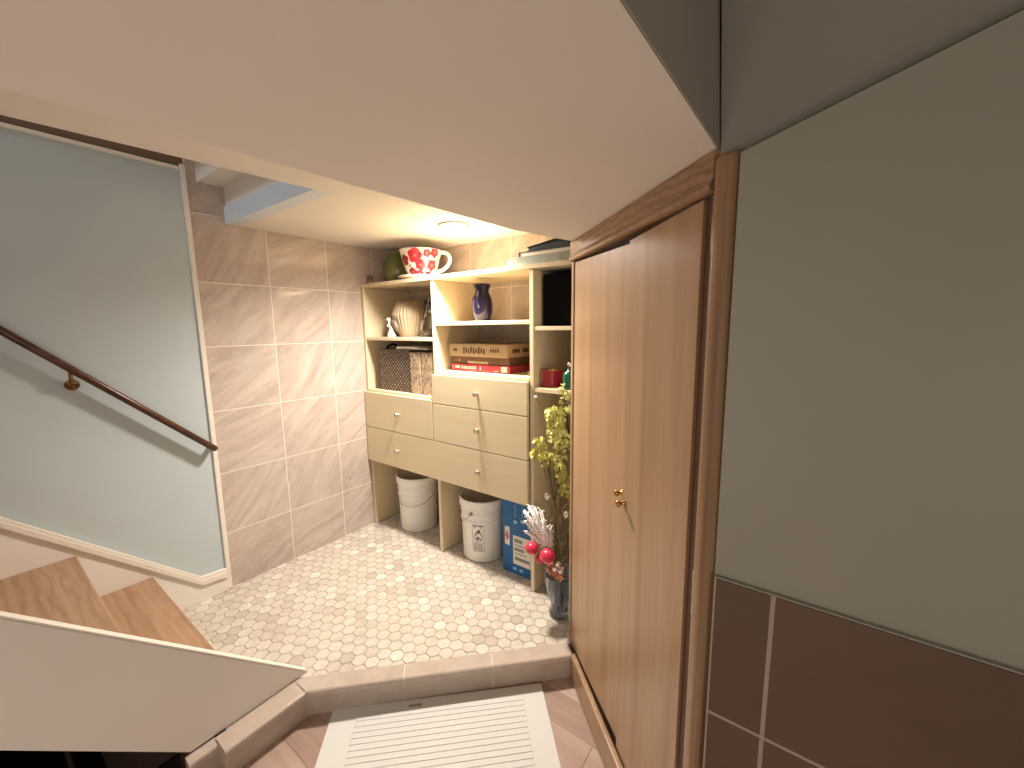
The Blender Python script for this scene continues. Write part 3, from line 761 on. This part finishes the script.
# slim cubbies
M['tinred'] = mat('red_lacquer', srgb(168, 44, 62), .25, coat=.3); M['gold'] = mat('gilt_metal', srgb(214, 170, 110), .25, 1); M['greeng'] = mat('green_glass', srgb(26, 92, 66), .08, trans=.25)
lt = thing('red_lantern', (-.735, 1.262, .7875), 'small red lantern box with gilt edges in the slim cubby', 'lantern')
a = math.radians(-38); o_ = Vector((-.722, 1.232, .7875)); ux = Vector((-math.cos(math.radians(-12)), -math.sin(math.radians(-12))*-1, 0))
ux = Vector((-.975, .10, 0)).normalized()*.046; uy = Vector((.55, .83, 0)).normalized()*.044
mb = MB(); mb.obox(o_, ux, uy, (0, 0, .060)); mb.build('glass_body', M['tinred'], lt)
mb = MB()
for p in (o_, o_+ux, o_+uy, o_+ux+uy): mb.tube([p, p+Vector((0, 0, .062))], .0016, 6)
for z in (.001, .061):
    q = [o_, o_+ux, o_+ux+uy, o_+uy, o_]; mb.tube([p+Vector((0, 0, z)) for p in q], .0016, 6)
cen = o_+ux*.5+uy*.5; mb.tube([cen+Vector((0, 0, .061)), cen+Vector((0, 0, .068))], .012, 12, rads=[.014, .008])
mb.build('gilt_frame', M['gold'], lt)
gb = thing('green_bottle', (-.655, 1.235, .7875), 'green glass bottle with stopper standing next to the red lantern', 'bottle')
mb = MB(); mb.lathe((-.655, 1.235, .7875), [(.0001, 0), (.022, 0), (.024, .004), (.024, .050), (.020, .058), (.008, .064), (.007, .074), (.0001, .074)], 24); mb.build('bottle_body', M['greeng'], gb)
mb = MB(); mb.ball((-.655, 1.235, .7875+.084), .010, 8); mb.build('stopper', M['nickel'], gb)
mb = MB(); mb.box(-.770, -.597, 1.245, 1.45, 1.0025, 1.182); tag(mb.build('black_box', M['black'], loc=(-.67, 1.34, 1.0025), bevel=.008), 'tall black box filling the top slim cubby', 'box')

# books and boxes on the top right
M['palegreen'] = paint('pale_green_card', srgb(150, 156, 142), .45, .08, .02); M['navy'] = mat('navy_cloth', srgb(20, 24, 34), .5); M['slate'] = paint('slate_card', srgb(62, 70, 78), .5, .1); M['seafoam'] = mat('seafoam_card', srgb(160, 170, 158), .5)
r = flat_box('pale_green_case', -.888, -.590, 1.215, 1.40, 1.2125, 1.244, M['palegreen'], 'long pale green case lying on the cabinet top under dark books', 'case', [('lid_band', [('f', -.883, -.595, 1.229, 1.231)], M['seafoam']), ('latch', [('f', -.69, -.682, 1.222, 1.238)], M['steel'])])
mb = MB(); mb.box(-.918, -.892, 1.235, 1.28, 1.2125, 1.238); tag(mb.build('little_box', M['seafoam'], loc=(-.905, 1.25, 1.2125), bevel=.001), 'little sea green box beside the end of the pale green case', 'box')
r = thing('slate_book', (-.75, 1.30, 1.2445), 'slate blue book lying directly on the pale green case', 'book')
mb = MB(); mb.box(-.862, -.63, 1.232, 1.40, 1.2445, 1.2475); mb.box(-.862, -.63, 1.232, 1.40, 1.2605, 1.2635); mb.box(-.862, -.858, 1.232, 1.40, 1.2445, 1.2635); mb.build('cover', M['slate'], r)
mb = MB(); mb.box(-.856, -.634, 1.235, 1.397, 1.2477, 1.2603); mb.build('pages', M['paper'], r)
r = thing('navy_book', (-.72, 1.31, 1.264), 'dark navy book with propped cover, topmost of the pile on the cabinet top', 'book')
mb = MB(); mb.box(-.83, -.622, 1.240, 1.39, 1.264, 1.267); mb.prism([(-.83, 1.24, 1.276), (-.72, 1.24, 1.290), (-.622, 1.24, 1.278), (-.622, 1.24, 1.281), (-.72, 1.24, 1.294), (-.83, 1.24, 1.279)], (0, .15, 0)); mb.box(-.626, -.622, 1.24, 1.39, 1.267, 1.279); mb.build('cover', M['navy'], r)
mb = MB(); mb.prism([(-.826, 1.243, 1.2675), (-.628, 1.243, 1.2675), (-.628, 1.243, 1.277), (-.72, 1.243, 1.2885), (-.826, 1.243, 1.275)], (0, .14, 0)); mb.build('pages', M['slate'], r)

# ------------------------------------------------------------------ glass vase with arrangement
VC = Vector((-.642, 1.152, .0005))
M['smoke'] = mat('smoky_blue_glass', srgb(188, 196, 206), .04, trans=.92, ior=1.45)
mb = MB(); mb.lathe(VC, [(.0001, 0), (.030, 0), (.034, .004), (.033, .016), (.027, .040), (.030, .055), (.040, .085), (.046, .120), (.047, .150), (.050, .160), (.046, .160), (.042, .15), (.041, .12), (.034, .085), (.022, .05), (.02, .02), (.0001, .018)], 64, mod=lambda a, z: 1.1*(1+(.03 if z > .02 else .0)*math.cos(12*a)))
tag(mb.build('ribbed_glass_vase', M['smoke'], loc=VC), 'smoky blue ribbed glass vase on the landing floor holding dried flowers', 'vase')
M['stem'] = mat('dry_stem', srgb(112, 96, 66), .7); M['blossom'] = mat('yellow_green_petal', srgb(228, 226, 140), .6); M['blossom2'] = mat('olive_yellow_petal', srgb(198, 188, 96), .6)
M['flock'] = mat('white_flocking', srgb(236, 226, 222), .9); M['berry'] = mat('crimson_bauble', srgb(206, 48, 78), .3, coat=.3); M['silver'] = mat('silver_bell', srgb(220, 214, 205), .25, .9); M['driedleaf'] = mat('dried_leaf', srgb(136, 122, 86), .7); M['peach'] = mat('peach_petal', srgb(206, 140, 110), .6)
base = VC+Vector((0, 0, .02))
rf = random.Random(11)
def jit(p, r_): return Vector(p)+Vector((rf.uniform(-r_, r_), rf.uniform(-r_, r_), rf.uniform(-r_, r_)))
def bloom(mb, p, s, mi):
    n = Vector((rf.uniform(-1, 1), rf.uniform(-1.6, .4), rf.uniform(-.4, 1))).normalized(); a = n.cross(Vector((.3, .2, 1))).normalized(); b = n.cross(a)
    ph = rf.random()*6
    for k in range(4):
        t = ph+k*PI/2; d_ = a*math.cos(t)+b*math.sin(t); e_ = -a*math.sin(t)+b*math.cos(t)
        mb.face([p, p+d_*s*.5+e_*s*.42+n*s*.18, p+d_*s+n*s*.4, p+d_*s*.5-e_*s*.42+n*s*.18], mi)
def spray(lab, path, centres, nb, s, mix_):
    r = thing('blossom_spray', base, lab, 'flower')
    mb = MB(); mb.tube(path, .0022, 6, rads=[.0026]*(len(path)-1)+[.001])
    for c_, rad in centres:
        for k in range(4):
            q = jit(c_, rad*.8); mb.tube([path[-2] if k % 2 else path[-1], (Vector(path[-1])+q)/2+Vector((0, 0, .01)), q], .0009, 5)
    mb.build('stem', M['stem'], r)
    mb = MB()
    for i in range(nb):
        c_, rad = centres[rf.randrange(len(centres))]
        while True:
            q = Vector((rf.uniform(-1, 1), rf.uniform(-1, 1), rf.uniform(-1, 1)))
            if q.length < 1: break
        bloom(mb, Vector(c_)+Vector((q.x*rad, q.y*rad*.7, q.z*rad*1.25)), s*rf.uniform(.7, 1.2), 0 if rf.random() < mix_ else 1)
    mb.build('blossoms', [M['blossom'], M['blossom2']], r)
V = Vector
def bs(a, r=.014): return VC+V((r*math.cos(a), r*math.sin(a), .022))
spray('bright yellow-green blossom spray in the vase, fullest one below the red lantern', [bs(0), V((-.645, 1.15, .20)), V((-.64, 1.14, .42)), V((-.645, 1.13, .62))],
      [((-.655, 1.12, .712), .026), ((-.632, 1.12, .705), .026), ((-.645, 1.12, .665), .032), ((-.620, 1.115, .640), .034)], 330, .0088, .88)
spray('olive yellow blossom spray drooping from the vase beside the cabinet divider', [bs(1.5), V((-.655, 1.14, .20)), V((-.65, 1.13, .40)), V((-.67, 1.12, .53))],
      [((-.700, 1.115, .612), .022), ((-.720, 1.115, .575), .016), ((-.675, 1.11, .575), .026), ((-.630, 1.11, .575), .032), ((-.610, 1.11, .525), .030), ((-.600, 1.11, .48), .020)], 280, .0088, .45)
spray('thin tall blossom sprig reaching past the slim cubby shelf', [bs(3), V((-.625, 1.16, .25)), V((-.60, 1.15, .55)), V((-.605, 1.14, .77))],
      [((-.625, 1.13, .805), .012), ((-.605, 1.13, .79), .014), ((-.628, 1.13, .765), .008), ((-.60, 1.13, .745), .013), ((-.628, 1.13, .735), .008)], 50, .0088, .95)
# bare twig leaning to the divider
tw = thing('bare_twig', bs(4.4), 'thin bare twig with one pale bud leaning against the divider', 'twig')
mb = MB(); mb.tube([bs(4.4), V((-.652, 1.14, .3)), V((-.655, 1.13, .60)), V((-.685, 1.13, .70)), V((-.755, 1.14, .81)), V((-.768, 1.15, .85))], .0013, 6); mb.build('stem', M['stem'], tw)
mb = MB(); mb.ball((-.728, 1.134, .768), .006, 6, sz=.7); mb.build('bud', M['flock'], tw)
# frosted branches
fb = thing('flocked_branch', base, 'white flocked artificial branch in the vase beside the blue carton', 'branch')
mb = MB()
A0 = V((-.640, 1.10, .245))
tips = [(-.728, .40), (-.752, .370), (-.750, .335), (-.703, .405), (-.682, .395), (-.662, .375), (-.745, .30), (-.650, .345), (-.712, .345), (-.69, .35)]
for tx_, tz_ in tips:
    a_ = A0+V((rf.uniform(-.01, .006), 0, rf.uniform(-.01, .01))); b_ = V((tx_, 1.085+rf.uniform(-.02, .02), tz_)); mid = (a_+b_)/2+V((0, -.004, .010))
    mb.tube([a_, mid, b_], .0035, 6, rads=[.003, .0052, .0068])
    for k in range(34):
        t = rf.uniform(.25, 1.04); p = mid+(b_-mid)*(t-.5)*2 if t > .5 else a_+(mid-a_)*t*2
        q = jit(p, .011); mb.tube([p, q], .002, 5, rads=[.003, .002])
mb.build('needles', M['flock'], fb)
mb = MB(); mb.tube([bs(5.2), V((-.642, 1.135, .14)), A0], .002, 6); mb.build('stem', M['stem'], fb)
for bi, (x, y_, z, r_, lab) in enumerate(((-.708, 1.075, .262, .0225, 'crimson velvet bauble against the blue carton'), (-.640, 1.065, .262, .0255, 'crimson velvet bauble, largest, over the vase rim'), (-.679, 1.082, .230, .0165, 'crimson velvet bauble hanging lowest beside the vase rim'))):
    r = thing('red_bauble', (x, y_, z-r_), lab, 'bauble')
    mb = MB(); mb.ball((x, y_, z), r_, 14, sz=.92); mb.build('ball', M['berry'], r)
    mb = MB(); mb.tube([(x, y_+r_*.7, z), (x*.4+VC.x*.6, 1.112+.006*bi, .20-.008*bi), (VC.x-.022+.014*bi, 1.14, .15)], .0013, 5); mb.build('pick_wire', M['stem'], r)
for i, (x, y_, z) in enumerate(((-.607, 1.077, .240), (-.618, 1.077, .219), (-.596, 1.077, .219))):
    mb = MB(); mb.ball((x, y_, z), .0098, 10); mb.tube([(x, y_, z), (VC.x+.010+.008*i, 1.13, .175)], .001, 5)
    tag(mb.build('jingle_bell', M['silver'], loc=(x, y_, z-.01)), 'tiny silver jingle bell clustered at the vase rim under the large crimson bauble', 'bell', 'jingle bells at the vase rim')
for x, y_, z, lab in ((-.668, 1.115, .442, 'pearly ball ornament on a twig below the blossoms'), (-.588, 1.10, .405, 'pearly ball ornament beside the closet door edge')):
    r = thing('ball_ornament', (x, y_, z-.012), lab, 'ornament'); mb = MB(); mb.ball((x, y_, z), .0125, 12); mb.build('ball', M['silver'], r)
    mb = MB(); mb.tube([(x, y_, z), (x*.5+VC.x*.5, 1.13, z*.6), base], .0012, 5); mb.build('wire', M['stem'], r)
# dried leaves
for i, (x, z, lean) in enumerate(((-.690, .43, -.02), (-.65, .44, .01), (-.625, .42, .02), (-.600, .44, .02), (-.665, .36, .0))):
    base = bs(i*1.25+.4, .02); r = thing('dried_leaf_stem', base, ('dried grey-green leaf stem leaning in the vase', )[0], 'leaf', 'dried leaf stems in the glass vase')
    tip = V((x, 1.125, z)); mb = MB(); mid = (base+tip)/2+V((0, 0, 0)); mb.tube([base, mid, tip], .0012, 5)
    mb.build('stem', M['stem'], r); mb = MB()
    for k in range(5):
        t = .45+k*.12; p = base+(tip-base)*t; s_ = (-1 if k % 2 else 1); d_ = V((s_*.014+lean, -.008, .045)); w_ = V((.0055, .002, 0))
        mb.face([p, p+d_*.5+w_, p+d_, p+d_*.5-w_+V((0, .002, 0))])
    mb.build('leaves', M['driedleaf'], r)
mb = MB()
for k in range(14):
    t = k*.45; bloom(mb, V((-.630+.024*math.cos(t*2.1), 1.10+.012*math.sin(t*3), .192+.012*math.sin(t*1.7))), .016, 0)
tag(mb.build('peach_flower', M['peach'], loc=(-.630, 1.10, .18)), 'faded peach silk flower tucked at the vase rim under the bells', 'flower')

# ------------------------------------------------------------------ mat on the lower floor
mt = thing('floor_mat', (-.72, .66, ZF), 'large white rubber mat with ribbed centre on the plank floor below the curb', 'mat')
Q0 = V((-1.031, .527, ZF+.0005)); eu = V((.7245, .6893, 0)); ev = V((.70, -.714, 0)); ev = V((eu.y, -eu.x, 0))
Wm, Lm = .608, .46
mb = MB(); mb.obox(Q0, eu*Wm, ev*Lm, (0, 0, .004)); mb.build('sheet', M['mat'], mt, bevel=.0015)
mb = MB()
i0, i1, j0 = .072, .545, .034
n = 26
for k in range(n):
    v0 = j0+k*.0165
    if v0+.0155 > Lm-.03: break
    mb.obox(Q0+eu*i0+ev*(v0)+V((0, 0, .0035)), eu*(i1-i0), ev*.0152, (0, 0, .0020))
mb.build('ribs', M['mat'], mt, bevel=.001)
mb = MB()
for k in range(5): mb.obox(Q0+eu*(.215+k*.0075)+ev*.018+V((0, 0, .004)), eu*.005, ev*.004, (0, 0, .0006))
mb.obox(Q0+eu*.214+ev*.024+V((0, 0, .004)), eu*.038, ev*.0012, (0, 0, .0006))
mb.build('embossed_mark', M['ink'], mt)

# ------------------------------------------------------------------ lights
def area(name, loc, size, power, col, rot=(0, 0, 0), shape='DISK', size_y=None):
    l = bpy.data.lights.new(name, 'AREA'); l.shape = shape; l.size = size; l.energy = power; l.color = col
    if size_y: l.size_y = size_y
    o = bpy.data.objects.new(name, l); C.objects.link(o); o.location = Vector(loc)*K; o.rotation_euler = rot; return o
sl_ = bpy.data.lights.new('downlight_lamp', 'SPOT'); sl_.energy = 84; sl_.color = (1, .915, .81); sl_.spot_size = math.radians(166); sl_.spot_blend = 1.0; sl_.shadow_soft_size = .065
so_ = bpy.data.objects.new('downlight_lamp', sl_); C.objects.link(so_); so_.location = Vector((-1.128, 1.120, ZC-.045))*K
area('room_fill', (.95, -.75, .75), 1.0, 6.3, (1, .92, .84), (math.radians(90), 0, math.radians(86)), 'SQUARE')  # added soft fill for side board and soffit, no known fixture
area('rear_fill', (-.40, -1.35, .42), .8, 5, (1, .92, .83), (math.radians(100), 0, math.radians(30)), 'SQUARE')  # added fill from behind the viewer to lift cabinet, door and soffit
area('stairwell_daylight', (-1.45, -1.1, 2.55), .6, 8, (.8, .9, 1), (math.radians(25), 0, 0))
w = bpy.data.worlds.new('world'); bpy.context.scene.world = w; w.use_nodes = True
w.node_tree.nodes['Background'].inputs[0].default_value = (1, .9, .8, 1); w.node_tree.nodes['Background'].inputs[1].default_value = .05

# ------------------------------------------------------------------ camera
cam = bpy.data.cameras.new('camera'); co = bpy.data.objects.new('camera', cam); C.objects.link(co)
Rw = Matrix(((.80930658, .58728637, -.01084334), (-.07221467, .11780136, .99040794), (.58293044, -.80076061, .13774811)))
co.matrix_world = Matrix.Translation((0, 0, K)) @ Rw.transposed().to_4x4()
cam.sensor_width = 36; cam.lens = 408/1024*36; cam.clip_start = .02
bpy.context.scene.camera = co
vs = bpy.context.scene.view_settings
vs.view_transform = 'Standard'; vs.look = 'None'; vs.gamma = 1; vs.use_curve_mapping = False; vs.exposure = 1.03
